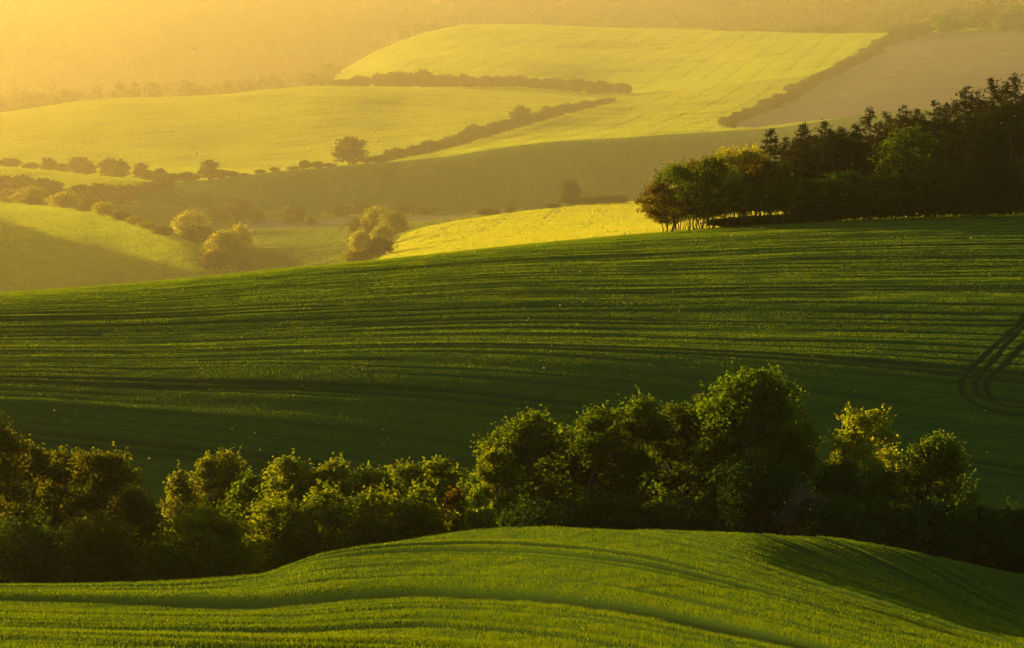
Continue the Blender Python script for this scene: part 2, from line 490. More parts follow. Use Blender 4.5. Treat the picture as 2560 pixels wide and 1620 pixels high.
MATS = {
    'home': field_mat('dry_grass', (.05, .075, .02), (.07, .08, .03)),
    'near': field_mat('young_wheat_soil', (.035, .075, .010), (.045, .09, .012), track=(.020, .032, .008), bscale=1.5),
    'lane': field_mat('rough_grass', (.03, .055, .012), (.04, .06, .016), bump=.5, bscale=.8),
    'mid': field_mat('wheat_soil', (.030, .070, .010), (.040, .085, .012), track=(.022, .030, .010), bscale=1.2),  # track colour darkened to stand in for shadow in the wheel lines
    'meadow': field_mat('meadow_green', (.065, .12, .02), (.08, .13, .025), bump=.5, bscale=.35, line=(.05, .07, .02), spacing=24, trans=(.16, .24, .03)),
    'canola': field_mat('rapeseed', (.24, .24, .022), (.19, .22, .022), bump=.8, bscale=.5, line=(.09, .11, .02), spacing=17, pair=2.2, lw=.8, trans=(.42, .40, .03), linef=.9),
    'knoll': field_mat('knoll_crop', (.07, .12, .016), (.085, .14, .02), bump=.5, bscale=.4, line=(.04, .06, .012), spacing=14, trans=(.22, .26, .03)),
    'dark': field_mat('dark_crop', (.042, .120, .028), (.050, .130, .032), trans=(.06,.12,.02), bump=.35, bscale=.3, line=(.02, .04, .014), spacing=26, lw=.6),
    'strip': field_mat('strip_crop', (.20, .22, .025), (.16, .20, .025), bump=.8, bscale=.3, trans=(.3, .34, .03)),
    'lower': field_mat('yellow_crop', (.24, .28, .018), (.19, .25, .018), bump=1.0, bscale=.25, line=(.07, .09, .02), spacing=28, pair=2.6, lw=1.3, trans=(.36, .40, .02), linef=.7),
    'upper': field_mat('hilltop_crop', (.20, .24, .022), (.165, .21, .022), bump=1.0, bscale=.25, line=(.05, .08, .02), spacing=26, pair=2.6, lw=1.3, trans=(.33, .38, .02), linef=.55),
    'plough': field_mat('ploughed_soil', (.165, .145, .115), (.095, .085, .066), bump=.8, bscale=.25, line=(.09, .08, .06), spacing=13, pair=2.5, lw=1.6, linef=.28, patch=.009),
    'reed': field_mat('pale_reeds', (.25, .20, .12), (.10, .12, .04), bump=.8, bscale=.4, patch=.06),
    'w': field_mat('wooded_ground', (.03, .05, .012), (.045, .065, .018), bump=.8, bscale=.2),
}
flat_co = np.stack([GX, GD, GZ], -1).reshape(-1, 3)
IDX = np.arange(NR * NC).reshape(NR, NC)
# shared smooth normals
gxn = np.empty_like(flat_co).reshape(NR, NC, 3)
du = np.gradient(np.stack([GX, GD, GZ], -1), axis=1); dv = np.gradient(np.stack([GX, GD, GZ], -1), axis=0)
nn = np.cross(du, dv); nn /= np.linalg.norm(nn, axis=-1, keepdims=True) + 1e-12
nn = nn.reshape(-1, 3)
for key, nm in NAMES.items():
    sel = FIELD == key
    if not sel.any(): continue
    q = np.stack([IDX[:-1, :-1][sel], IDX[:-1, 1:][sel], IDX[1:, 1:][sel], IDX[1:, :-1][sel]], -1)
    used, inv = np.unique(q.ravel(), return_inverse=True)
    me = make_mesh(nm, flat_co[used], inv.reshape(-1, 4), smooth=True)
    for an, src in (('row', ROWC), ('track', np.maximum(TRK, 0.8 * GRV))):
        at = me.attributes.new(an, 'FLOAT', 'POINT')
        at.data.foreach_set('value', src.ravel()[used].astype(np.float32))
    me.normals_split_custom_set_from_vertices(nn[used].astype(np.float32))
    o = link(nm, me, MATS[key])
    tag(o, kind='structure')

# ------------------------------------------------------------------ crop blades on the two near fields
rng = np.random.default_rng(7)


def blades(name, keys, n, h0, h1, w, mat, label, umin=-160, umax=2570, lean=0.35, persp=0.0, lines_=None, clump=1.3):
    c0, c1 = np.searchsorted(UC, umin), np.searchsorted(UC, umax)
    sel = np.isin(FIELD[:, c0:c1], keys)
    area = (GD[1:, c0:c1] - GD[:-1, c0:c1]) * (GX[:-1, c0 + 1:c1 + 1] - GX[:-1, c0:c1]) * sel
    if persp:
        face = np.maximum(GV[:-1, c0:c1] - GV[1:, c0:c1], 0) / np.maximum(GD[1:, c0:c1] - GD[:-1, c0:c1], 1e-3)
        area = area * (0.25 * np.median(face[sel]) + face) / GD[:-1, c0:c1] ** persp
    cum = np.cumsum(area.ravel()); pick = np.minimum(np.searchsorted(cum, rng.random(n) * cum[-1]), area.size - 1)
    i, j = np.divmod(pick, c1 - c0); j = j + c0
    a, b = rng.random(n), rng.random(n)

    def bil(G): return (1 - a) * ((1 - b) * G[i, j] + b * G[i, j + 1]) + a * ((1 - b) * G[i + 1, j] + b * G[i + 1, j + 1])
    bare = 1 - np.clip(1 - np.maximum(bil(TRK), bil(GRV)), 0.0, 1) ** 3.5 * 1.0
    if lines_:
        bare = np.maximum(bare, lines(bil(ROWC), *lines_) * 0.5)
    keep = rng.random(n) > bare
    P = np.stack([bil(GX), bil(GD), bil(GZ)], -1)[keep]
    n = len(P)
    # patches of taller and shorter growth
    hh = (h0 + (h1 - h0) * rng.random(n)) * (0.75 + 0.4 * vnoise(P[:, 0] / clump, P[:, 1] / clump, 71))
    th = rng.random(n) * 2 * np.pi; la = rng.random(n) * 2 * np.pi; lm = rng.random(n) * lean
    side = np.stack([np.cos(th), np.sin(th), 0 * th], -1) * (w * (0.6 + 0.8 * rng.random(n)))[:, None] * 0.5
    tip = np.stack([np.cos(la) * lm * hh, np.sin(la) * lm * hh, hh], -1)
    co = np.empty((n, 3, 3)); low = np.array([0, 0, 0.02])
    co[:, 0] = P - side - low; co[:, 1] = P + side - low; co[:, 2] = P + tip
    me = make_mesh(name, co.reshape(-1, 3), np.arange(n * 3).reshape(-1, 3))
    o = link(name, me, mat)
    tag(o, label, 'crop', kind='stuff')
    return o


BLADE_N = leaf_mat('young_wheat_blade', (.066, .125, .005), (.125, .19, .003), .5, alt=(.078, .13, .005), scale=.25)
BLADE_M = leaf_mat('wheat_blade', (.058, .135, .008), (.150, .235, .004), .5, alt=(.070, .14, .008), scale=.12)
BLADE_Y = leaf_mat('rapeseed_bloom', (.42, .42, .012), (.50, .48, .012), .5, alt=(.32, .38, .012), scale=.02)
BLADE_L = leaf_mat('yellow_crop_stalk', (.33, .38, .015), (.40, .44, .015), .5, alt=(.27, .34, .015), scale=.008)
BLADE_U = leaf_mat('hilltop_crop_stalk', (.29, .37, .015), (.36, .43, .015), .5, alt=(.24, .33, .015), scale=.008)
BLADE_G = leaf_mat('meadow_blade', (.09, .15, .02), (.13, .19, .02), .5, alt=(.11, .16, .02), scale=.02)
BLADE_K = leaf_mat('knoll_blade', (.14, .25, .014), (.30, .38, .012), .5, alt=(.16, .26, .014), scale=.02)
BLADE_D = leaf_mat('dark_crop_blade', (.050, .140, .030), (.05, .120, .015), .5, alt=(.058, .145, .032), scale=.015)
if FULL:
    blades('wheat_blades', ['near'], 1650000, .07 * NEAR, .16 * NEAR, .030 * NEAR, BLADE_N, 'short green wheat covering the rounded field at the front', persp=.6, lean=.7, clump=.7, umin=-480, umax=2890)
    blades('wheat_blades', ['mid'], 1450000, .08 * NEAR, .165 * NEAR, .075 * NEAR, BLADE_M, 'green wheat covering the broad slope behind the tree belt', clump=1.2, umin=-330, umax=2740)
    blades('rapeseed_crop', ['canola'], 260000, .3 * FARS, .5 * FARS, .35 * FARS, BLADE_Y, 'bright yellow rapeseed on the small sunlit field beside the pine wood', persp=1, lines_=(17, 2.4, 1.2), clump=25)
    blades('meadow_grass', ['meadow'], 160000, .4 * FARS, .7 * FARS, .35 * FARS, BLADE_G, 'light green meadow grass on the valley floor', persp=1, clump=6)
    blades('knoll_crop', ['knoll'], 200000, .4 * FARS, .7 * FARS, .3 * FARS, BLADE_K, 'green crop on the knoll with a sunlit ridge', persp=1, lines_=(14, 1.9, .5), clump=6)
    blades('dark_crop', ['dark'], 200000, .4 * FARS, .7 * FARS, .45 * FARS, BLADE_D, 'dark green crop on the shaded slope below the yellow fields', persp=1, clump=9)
    blades('yellow_crop', ['lower', 'strip'], 560000, .28 * FARS, .46 * FARS, .5 * FARS, BLADE_L, 'sunlit yellow crop on the long field between the hedges', persp=1, lines_=(28, 2.6, 1.3), clump=40)
    blades('yellow_crop', ['upper'], 560000, .32 * FARS, .5 * FARS, .62 * FARS, BLADE_U, 'sunlit yellow crop on the highest field below the woods', persp=1, lines_=(26, 2.6, 1.3), clump=40)

# ------------------------------------------------------------------ tree building
def norm(v):
    return v / (np.linalg.norm(v, axis=-1, keepdims=True) + 1e-9)


def leaf_quads(P, Nrm, size, asp=0.62, rg=None):
    """one small diamond leaf (or leaf spray) per point"""
    n = len(P)
    r = norm((rg or rng).normal(size=(n, 3)))
    t1 = norm(np.cross(Nrm, r)); t2 = np.cross(Nrm, t1)
    s = np.asarray(size).reshape(-1, 1) * 0.5
    co = np.empty((n, 4, 3))
    co[:, 0] = P - t1 * s; co[:, 1] = P + t2 * s * asp; co[:, 2] = P + t1 * s; co[:, 3] = P - t2 * s * asp
    return co.reshape(-1, 3)


def quad_mesh(name, co):
    return make_mesh(name, co, np.arange(len(co)).reshape(-1, 4))


class Tubes:
    def __init__(s): s.v = []; s.f = []; s.n = 0

    def add(s, pts, rad, sides=6):
        pts = np.asarray(pts, float); k = len(pts)
        tan = norm(np.gradient(pts, axis=0))
        ref = np.array([0.31, 0.95, 0.05])
        a = norm(np.cross(tan, ref)); b = np.cross(tan, a)
        th = np.linspace(0, 2 * np.pi, sides, endpoint=False)
        ring = pts[:, None] + (a[:, None] * np.cos(th)[None, :, None] + b[:, None] * np.sin(th)[None, :, None]) * np.asarray(rad)[:, None, None]
        s.v.append(ring.reshape(-1, 3))
        i = np.arange(k - 1)[:, None] * sides + np.arange(sides)[None]
        j = np.arange(k - 1)[:, None] * sides + (np.arange(sides)[None] + 1) % sides
        s.f.append(np.stack([i, j, j + sides, i + sides], -1).reshape(-1, 4) + s.n)
        s.n += k * sides

    def mesh(s, name): return make_mesh(name, np.concatenate(s.v), np.concatenate(s.f), smooth=True)


def profile(style, z):
    if style == 'round': return np.sin(np.pi * np.clip(0.10 + 0.86 * z, 0, 1) ** 0.85) ** 0.62
    if style == 'dome': return np.sqrt(np.clip(1 - (np.clip(z - 0.18, 0, 1) / 0.84) ** 2, 0, 1)) * (0.72 + 0.28 * np.minimum(z / 0.25, 1))
    if style == 'spread': return np.sin(np.pi * np.clip(0.12 + 0.80 * z ** 1.3, 0, 1)) ** 0.7
    if style == 'column': return np.sin(np.pi * np.clip(0.14 + 0.80 * z, 0, 1)) ** 0.5
    if style == 'shrub': return np.sqrt(np.clip(1 - (0.97 * z) ** 2.2, 0, 1))
    return np.ones_like(z)


def broadleaf(seed, h, w, base=0.18, n=9000, leaf=0.30, style='round', nl=26, lump=0.36, trunkr=None, hang=0.0, inner=0.16, ragged=1.0, stems=1, shoots=3.0):
    """returns (trunk mesh, crown mesh) standing on the origin"""
    g = np.random.default_rng(seed)
    H = h * (1 - base); z0 = h * base
    # lobes lie just inside a rounded hull, denser towards the top, each a little different
    kk_ = np.arange(nl) + 0.5
    cz = 1 - 2 * (kk_ / nl) ** (1.15 if style != 'shrub' else 0.9)
    az = kk_ * 2.39996 + g.random(nl) * 0.8
    dv_ = np.stack([np.cos(az) * np.sqrt(1 - cz ** 2), np.sin(az) * np.sqrt(1 - cz ** 2), cz], -1)
    pw_ = {'dome': 2.5, 'round': 2.2, 'shrub': 2.3, 'column': 3.0, 'spread': 2.8}.get(style, 2.3)
    dv_ = dv_ / (np.sum(np.abs(dv_) ** pw_, -1, keepdims=True) ** (1 / pw_))
    lr = w * 0.5 * lump * (0.65 + 0.7 * g.random(nl))
    lr = np.minimum(lr, H * 0.32)
    sc = np.stack([np.maximum(w / 2 - lr * 0.9, 0.1)] * 2 + [np.maximum(H / 2 - lr * 0.75, 0.1)], -1)
    C = dv_ * sc * (0.80 + 0.24 * g.random(nl))[:, None]
    up = np.clip(C[:, 2] / (H / 2) * 0.5 + 0.5, 0, 1)
    taper = np.interp(up, [0, .25, .55, .8, 1], {'egg': [.92, 1, 1, .88, .62], 'dome': [.72, .92, 1, .90, .75], 'shrub': [1.0, 1.0, .95, .85, .7], 'spread': [.55, .7, .95, 1.05, .95], 'column': [.8, 1, 1, .9, .8]}.get(style, [.75, .95, 1, .92, .8]))
    C[:, :2] *= taper[:, None]
    C[:, 2] += z0 + H / 2
    C[:, 2] = np.maximum(C[:, 2], z0 + lr * 0.35)
    # leaf sprays sit in clusters on the lobes
    K = 16
    cd = norm(g.normal(size=(nl, K, 3)) + np.array([0, 0, 0.25]))
    keepc = g.random((nl, K)) < 0.86
    pw = (lr ** 2); pw = pw / pw.sum()
    li = g.choice(nl, n, p=pw); ki = g.integers(0, K, n)
    ok = keepc[li, ki]; li, ki = li[ok], ki[ok]; m = len(li)
    dirn = norm(cd[li, ki] + g.normal(size=(m, 3)) * 0.30)
    rad = lr[li] * (1.0 + ragged * 0.16 * g.normal(size=m)) * (0.82 + 0.3 * ((ki * 7 + li * 3) % 5) / 4)
    P = C[li] + dirn * rad[:, None] * np.array([1, 1, 0.85])
    if hang:
        P[:, 2] -= hang * g.random(m) ** 1.5 * h * 0.16
        P[:, :2] += g.normal(size=(m, 2)) * 0.05
    nr = norm(dirn * 0.5 + g.normal(size=(m, 3)) * 0.6 + np.array([0, 0, 0.25]))
    if hang: nr[:, 2] *= 0.3; nr = norm(nr)
    sz = leaf * (0.6 + 0.8 * g.random(m))
    q = [leaf_quads(P, nr, sz, 0.5 if hang else 0.66, g)]
    mi = int(n * inner)
    if mi:
        li = g.choice(nl, mi, p=pw)
        P2 = C[li] * np.array([0.85, 0.85, 1]) + norm(g.normal(size=(mi, 3))) * (lr[li] * 0.7 * g.random(mi) ** 0.5)[:, None]
        q.append(leaf_quads(P2, norm(g.normal(size=(mi, 3))), leaf * 2.0 * (0.6 + 0.6 * g.random(mi)), 0.8, g))
    # young shoots standing out of the crown break up its outline
    ns = int(nl * shoots)
    if ns:
        li = g.choice(nl, ns); sd = norm(g.normal(size=(ns, 3)) + np.array([0, 0, 0.9]))
        b0 = C[li] + sd * (lr[li] * 0.85)[:, None]
        gd = norm(sd * 0.6 + np.array([0, 0, 0.75]) + g.normal(size=(ns, 3)) * 0.25)
        L = (0.045 * h + 0.03 * w) * (0.5 + 1.1 * g.random(ns) ** 2)
        k = 13
        tt = g.random((ns, k))
        P3 = b0[:, None] + gd[:, None] * (L[:, None] * tt)[..., None] + g.normal(size=(ns, k, 3)) * leaf * 0.42 * (1.15 - tt)[..., None]
        q.append(leaf_quads(P3.reshape(-1, 3), norm(g.normal(size=(ns * k, 3))), leaf * (0.6 + 0.6 * g.random(ns * k)), 0.6, g))
    co = np.concatenate(q)
    co[:, 2] = np.maximum(co[:, 2], 0.05)
    crown = quad_mesh('crown', co)
    T = Tubes()
    tr = trunkr or 0.018 * h + 0.02 * w
    for sidx in range(stems):
        off = np.array([0, 0, 0.0]) if stems == 1 else np.append(g.normal(size=2) * w * 0.10, 0)
        top = h * (0.80 + 0.08 * g.random())
        zz = np.linspace(-0.3, top, 8)
        pts = np.stack([off[0] + np.cumsum(g.normal(size=8) * 0.018 * h) * (zz > 0.5), off[1] + np.cumsum(g.normal(size=8) * 0.018 * h) * (zz > 0.5), zz], -1)
        T.add(pts, tr / math.sqrt(stems) * np.linspace(1.15, 0.16, 8), 7)
        for b in range(7):
            l = g.integers(0, nl)
            zs0 = np.clip(C[l, 2] - 0.30 * h * (0.5 + g.random()), z0 * 0.7 + 0.2, top * 0.9)
            s0 = np.array([np.interp(zs0, zz, pts[:, 0]), np.interp(zs0, zz, pts[:, 1]), zs0])
            e = C[l]; mid = (s0 + e) / 2 + np.array([0, 0, 0.03 * h])
            T.add([s0, mid, e], tr / math.sqrt(stems) * np.array([0.5, 0.34, 0.12]), 5)
    return T.mesh('trunk'), crown


def pine(seed, h, w, base=0.42, leaf=0.42, dens=1.0):
    g = np.random.default_rng(seed)
    T = Tubes(); zz = np.linspace(-0.3, h * 0.985, 9)
    lean = g.normal(size=2) * 0.012 * h
    px = np.interp(zz, [0, h], [0, lean[0]]); py = np.interp(zz, [0, h], [0, lean[1]])
    T.add(np.stack([px, py, zz], -1), 0.0125 * h * np.linspace(1.1, 0.10, 9), 7)
    P, N, S = [], [], []
    z = h * base
    while z < h * 0.99:
        f = (z - h * base) / (h * (1 - base))
        L0 = 0.5 * w * (1.0 - f) ** 0.85 * 1.12 * (0.55 + 0.45 * min(f / 0.2, 1)) + 0.25
        for b in range(g.integers(4, 7)):
            if g.random() < 0.16: continue
            a = g.random() * 2 * np.pi; L = L0 * (0.55 + 0.65 * g.random())
            up = 0.15 + 0.55 * f + 0.15 * g.normal()
            d = np.array([math.cos(a), math.sin(a), up]); s0 = np.array([np.interp(z, zz, px), np.interp(z, zz, py), z + g.normal() * 0.15])
            e = s0 + d * L; mid = s0 + d * L * 0.55 - np.array([0, 0, 0.06 * L])
            T.add([s0, mid, e], 0.0045 * h * (1 - 0.7 * f) * np.array([0.8, 0.55, 0.2]), 4)
            nt = max(2, int(L * 2.6 * dens))
            tt = 0.38 + 0.64 * g.random(nt)
            for t in tt:
                c = s0 + d * L * t + g.normal(size=3) * np.array([0.22, 0.22, 0.12]) * (0.5 + 0.35 * L)
                k = 7
                P.append(c + g.normal(size=(k, 3)) * 0.17); N.append(norm(g.normal(size=(k, 3)))); S.append(leaf * (0.6 + 0.8 * g.random(k)))
        z += h * 0.030 * (0.7 + 0.6 * g.random())
    k = 14                                            # the leading shoot
    tz = h * (0.93 + 0.085 * g.random(k)); P.append(np.stack([lean[0] + g.normal(size=k) * 0.10, lean[1] + g.normal(size=k) * 0.10, tz], -1))
    N.append(norm(g.normal(size=(k, 3)))); S.append(leaf * 0.9 * np.ones(k))
    crown = quad_mesh('crown', leaf_quads(np.concatenate(P), np.concatenate(N), np.concatenate(S), 0.42, g))
    return T.mesh('trunk'), crown


def mesh_height(me):
    a = np.empty(len(me.vertices) * 3, np.float32); me.vertices.foreach_get('co', a); a = a.reshape(-1, 3)
    return float(np.percentile(a[:, 2], 99.7)), float(np.percentile(a[:, 0], 98.5) - np.percentile(a[:, 0], 1.5))


SIZE = {}


def place(name, meshes, u, d, vtop, wpx, label, cat, group=None, bark=None, leafm=None, zbase=None, rot=None, hmin=0.6, ntop=None):
    """stand a tree on the land: its foot at distance d along the picture column u, its size from how high and wide it looks there"""
    tm, cm = meshes
    x = (u - 1204) / F * d
    z = ground(x, d) if zbase is None else zbase
    hgt = max(float(zs(vtop)) * d - z, hmin); wid = wpx / F * d
    if cm.name not in SIZE: SIZE[cm.name] = mesh_height(cm)
    h0, w0 = SIZE[cm.name]
    r = bpy.data.objects.new(name, None); COL.objects.link(r)
    r.empty_display_size = 0.5
    r.location = (x, d, z - 0.05)
    r.rotation_euler = (0, 0, rng.random() * 6.28 if rot is None else rot)
    r.scale = (wid / w0, wid / w0, hgt / h0)
    tag(r, label, cat, group)
    for nm, me, mt in (('trunk', tm, bark), ('crown', cm, leafm)):
        o = bpy.data.objects.new(nm, me); COL.objects.link(o); o.parent = r
        if not me.materials: me.materials.append(mt)
        elif me.materials[0] != mt:
            o.material_slots[0].link = 'OBJECT'; o.material_slots[0].material = mt
    return r


BARK = bark_mat('bark', (.045, .032, .022), (.085, .065, .045))
BARK_P = bark_mat('pine_bark', (.06, .035, .022), (.11, .06, .035))
BARK_B = bark_mat('birch_bark', (.30, .28, .24), (.08, .07, .06))
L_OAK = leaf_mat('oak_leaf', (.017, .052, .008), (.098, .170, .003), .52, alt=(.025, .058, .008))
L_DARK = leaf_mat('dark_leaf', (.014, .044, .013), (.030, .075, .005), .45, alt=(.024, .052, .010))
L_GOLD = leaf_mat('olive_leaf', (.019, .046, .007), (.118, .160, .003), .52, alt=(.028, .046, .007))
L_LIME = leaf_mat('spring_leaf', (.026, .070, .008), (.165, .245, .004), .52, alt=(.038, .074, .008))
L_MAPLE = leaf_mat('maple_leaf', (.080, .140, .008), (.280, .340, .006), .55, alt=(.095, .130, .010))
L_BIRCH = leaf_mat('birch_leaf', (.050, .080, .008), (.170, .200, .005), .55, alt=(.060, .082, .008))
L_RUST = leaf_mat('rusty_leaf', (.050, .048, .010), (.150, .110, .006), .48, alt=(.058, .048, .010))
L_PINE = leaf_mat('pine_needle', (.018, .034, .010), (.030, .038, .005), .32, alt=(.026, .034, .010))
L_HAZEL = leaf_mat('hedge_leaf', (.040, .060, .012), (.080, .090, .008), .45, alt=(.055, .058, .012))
L_SUNLIT = leaf_mat('sunlit_leaf', (.100, .125, .010), (.380, .380, .008), .6, alt=(.112, .125, .010))  # golden sun glow put into the leaf colour of the lit trees
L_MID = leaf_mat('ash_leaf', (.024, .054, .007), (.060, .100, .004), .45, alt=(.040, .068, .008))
L_VAL = leaf_mat('lit_valley_leaf', (.062, .085, .010), (.320, .330, .006), .56, alt=(.072, .088, .010))  # brighter leaf colour carries the backlit glow of the valley trees
L_GREY = leaf_mat('grey_leaf', (.085, .085, .050), (.10, .10, .045), .4, alt=(.075, .085, .04))

# ------------------------------------------------------------------ the belt of trees below the front field
def unique(seed, u, d, vtop, wpx, **kw):
    x = (u - 1204) / F * d
    h = max(float(zs(vtop)) * d - ground(x, d), 1.0)
    return broadleaf(seed, h / NEAR, wpx / F * d / NEAR, **kw)


BELT = [
    # u, distance, top row, width, style, leaves, colour, leaf count, name, label
    (-28, 404, 968, 175, 'dome', L_GOLD, 12000, 'broadleaf_tree', 'tall olive tree cut off by the left edge, highest of the left clump'),
    (72, 410, 1040, 130, 'dome', L_GOLD, 10000, 'broadleaf_tree', 'olive tree with a pointed top just right of the tallest at the left edge'),
    (158, 416, 1056, 170, 'dome', L_GOLD, 13000, 'broadleaf_tree', 'olive round-topped tree in the middle of the left clump'),
    (245, 410, 1058, 165, 'dome', L_GOLD, 13000, 'broadleaf_tree', 'olive tree with a broad crown forming the right shoulder of the left clump'),
    (305, 402, 1142, 130, 'dome', L_GOLD, 8500, 'broadleaf_tree', 'golden lit small tree leaning out at the right side of the left clump'),
    (215, 392, 1205, 190, 'shrub', L_GOLD, 8500, 'shrub', 'golden lit bush low in front of the left clump of olive trees'),
    (45, 388, 1215, 190, 'shrub', L_DARK, 7500, 'shrub', 'dark bush in shade at the left edge below the tall olive tree'),
    (345, 408, 1190, 90, 'shrub', L_DARK, 5000, 'shrub', 'dark bush filling the gap between the left clump and the birches'),
    (420, 446, 1105, 84, 'column', L_BIRCH, 6000, 'birch_tree', 'short slim birch with drooping twigs, left of the twin-topped birch'),
    (487, 448, 1066, 66, 'column', L_BIRCH, 5500, 'birch_tree', 'tall slim birch, left one of the close pair of tallest birches'),
    (540, 448, 1053, 78, 'column', L_BIRCH, 6000, 'birch_tree', 'tall drooping birch, right one of the close pair of tallest birches'),
    (592, 436, 1118, 120, 'dome', L_OAK, 7000, 'broadleaf_tree', 'mid green round tree just right of the tallest birches'),
    (682, 430, 1072, 140, 'dome', L_LIME, 10500, 'broadleaf_tree', 'yellow-green feathery tree right of the birches, first of two side by side'),
    (775, 430, 1080, 125, 'dome', L_LIME, 9500, 'broadleaf_tree', 'yellow-green tree with a twig sticking up, second of two right of the birches'),
    (378, 388, 1272, 92, 'shrub', L_LIME, 4500, 'shrub', 'small pale green bush at the field edge left of the big rounded bush'),
    (485, 392, 1185, 190, 'shrub', L_LIME, 12000, 'shrub', 'big rounded light green bush in front of the birches'),
    (655, 402, 1160, 170, 'shrub', L_LIME, 9000, 'shrub', 'light green bush in front of the first feathery yellow-green tree'),
    (770, 402, 1138, 150, 'shrub', L_LIME, 9000, 'shrub', 'light green upright bush in front of the tree with the twig'),
    (880, 428, 1098, 140, 'dome', L_LIME, 10000, 'broadleaf_tree', 'light green tree, first of three rounded tops left of the dense dark grove'),
    (958, 432, 1088, 120, 'dome', L_LIME, 9000, 'broadleaf_tree', 'light green tree, middle of three equal rounded tops left of the dense dark grove'),
    (1045, 434, 1078, 135, 'dome', L_LIME, 10000, 'broadleaf_tree', 'light green tree, highest of three rounded tops left of the dark grove'),
    (890, 400, 1148, 170, 'shrub', L_LIME, 9500, 'shrub', 'bright yellow-green bush below the first of three rounded light green tops'),
    (988, 400, 1138, 150, 'shrub', L_LIME, 9000, 'shrub', 'bright yellow-green bush below the middle of the three rounded light green tops'),
    (1072, 412, 1150, 100, 'shrub', L_RUST, 5500, 'shrub', 'dull reddish dark bush left of the lit edge of the dense grove'),
    (1128, 396, 1150, 90, 'shrub', L_LIME, 4800, 'shrub', 'bright ragged bush at the left foot of the dense dark grove'),
    (1168, 408, 1052, 110, 'dome', L_LIME, 7500, 'broadleaf_tree', 'tree with a sunlit left flank at the left end of the dense dark grove'),
    (1232, 414, 968, 205, 'dome', L_OAK, 16000, 'broadleaf_tree', 'tall rounded green tree at the left of the dense grove, sunlit on its left'),
    (1340, 420, 1008, 135, 'dome', L_OAK, 8000, 'broadleaf_tree', 'lower green tree in the dip right of the tall rounded tree of the grove'),
    (1418, 418, 958, 165, 'dome', L_OAK, 12000, 'broadleaf_tree', 'green tree with a round knob top in the middle of the dense grove'),
    (1512, 420, 934, 160, 'dome', L_OAK, 12000, 'broadleaf_tree', 'green tree with a pointed lit top, second highest of the dense grove'),
    (1588, 424, 950, 140, 'dome', L_OAK, 9000, 'broadleaf_tree', 'green tree just right of the second highest of the grove'),
    (1655, 426, 928, 130, 'dome', L_OAK, 9000, 'broadleaf_tree', 'slender green tree at the left shoulder of the biggest tree'),
    (1775, 420, 868, 262, 'dome', L_OAK, 26000, 'broadleaf_tree', 'biggest tree of all, huge dome-shaped green crown'),
    (1868, 414, 1000, 110, 'dome', L_OAK, 7500, 'broadleaf_tree', 'green tree with ragged lit branches right of the biggest tree'),
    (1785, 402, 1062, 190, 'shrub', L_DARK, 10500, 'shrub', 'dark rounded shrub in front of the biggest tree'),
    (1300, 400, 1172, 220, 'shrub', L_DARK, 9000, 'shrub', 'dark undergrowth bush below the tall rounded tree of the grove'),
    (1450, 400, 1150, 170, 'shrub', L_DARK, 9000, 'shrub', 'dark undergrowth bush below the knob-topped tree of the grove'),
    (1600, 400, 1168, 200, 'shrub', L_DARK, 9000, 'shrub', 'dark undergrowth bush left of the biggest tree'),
    (1890, 398, 1138, 110, 'shrub', L_GREY, 4500, 'shrub', 'greyish bush with dull pale leaves right of the dark shrub'),
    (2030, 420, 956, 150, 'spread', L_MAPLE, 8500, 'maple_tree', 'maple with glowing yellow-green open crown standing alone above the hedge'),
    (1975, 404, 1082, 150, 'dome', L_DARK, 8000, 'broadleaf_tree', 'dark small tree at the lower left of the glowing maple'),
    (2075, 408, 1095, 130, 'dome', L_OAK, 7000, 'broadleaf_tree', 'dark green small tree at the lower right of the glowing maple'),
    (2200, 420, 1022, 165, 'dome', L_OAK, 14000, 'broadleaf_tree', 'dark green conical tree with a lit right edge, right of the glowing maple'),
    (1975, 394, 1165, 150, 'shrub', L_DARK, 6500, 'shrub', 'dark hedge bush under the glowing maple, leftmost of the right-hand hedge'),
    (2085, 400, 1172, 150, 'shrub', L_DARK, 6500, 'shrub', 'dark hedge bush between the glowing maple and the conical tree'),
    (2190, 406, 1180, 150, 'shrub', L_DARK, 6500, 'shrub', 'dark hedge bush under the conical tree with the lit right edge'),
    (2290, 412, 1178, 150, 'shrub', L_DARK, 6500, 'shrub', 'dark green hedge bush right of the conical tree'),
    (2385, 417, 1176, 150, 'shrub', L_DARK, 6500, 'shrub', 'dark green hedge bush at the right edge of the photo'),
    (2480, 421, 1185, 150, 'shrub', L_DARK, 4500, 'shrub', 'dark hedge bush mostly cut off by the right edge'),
]
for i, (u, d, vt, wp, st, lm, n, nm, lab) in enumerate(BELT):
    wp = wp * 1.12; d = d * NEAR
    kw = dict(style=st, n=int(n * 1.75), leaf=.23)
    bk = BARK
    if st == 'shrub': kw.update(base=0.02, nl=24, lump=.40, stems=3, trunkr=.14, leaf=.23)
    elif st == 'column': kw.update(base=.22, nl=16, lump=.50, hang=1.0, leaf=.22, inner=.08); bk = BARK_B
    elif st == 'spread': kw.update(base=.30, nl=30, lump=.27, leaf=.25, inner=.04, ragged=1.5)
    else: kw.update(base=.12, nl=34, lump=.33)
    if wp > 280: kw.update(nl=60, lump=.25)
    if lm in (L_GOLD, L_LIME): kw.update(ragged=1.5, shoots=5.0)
    place(nm, unique(100 + i, u, d, vt, wp, **kw), u, d, vt, wp, lab, 'shrub' if nm == 'shrub' else 'tree', 'trees and bushes of the belt between the fields', bk, lm, rot=0)

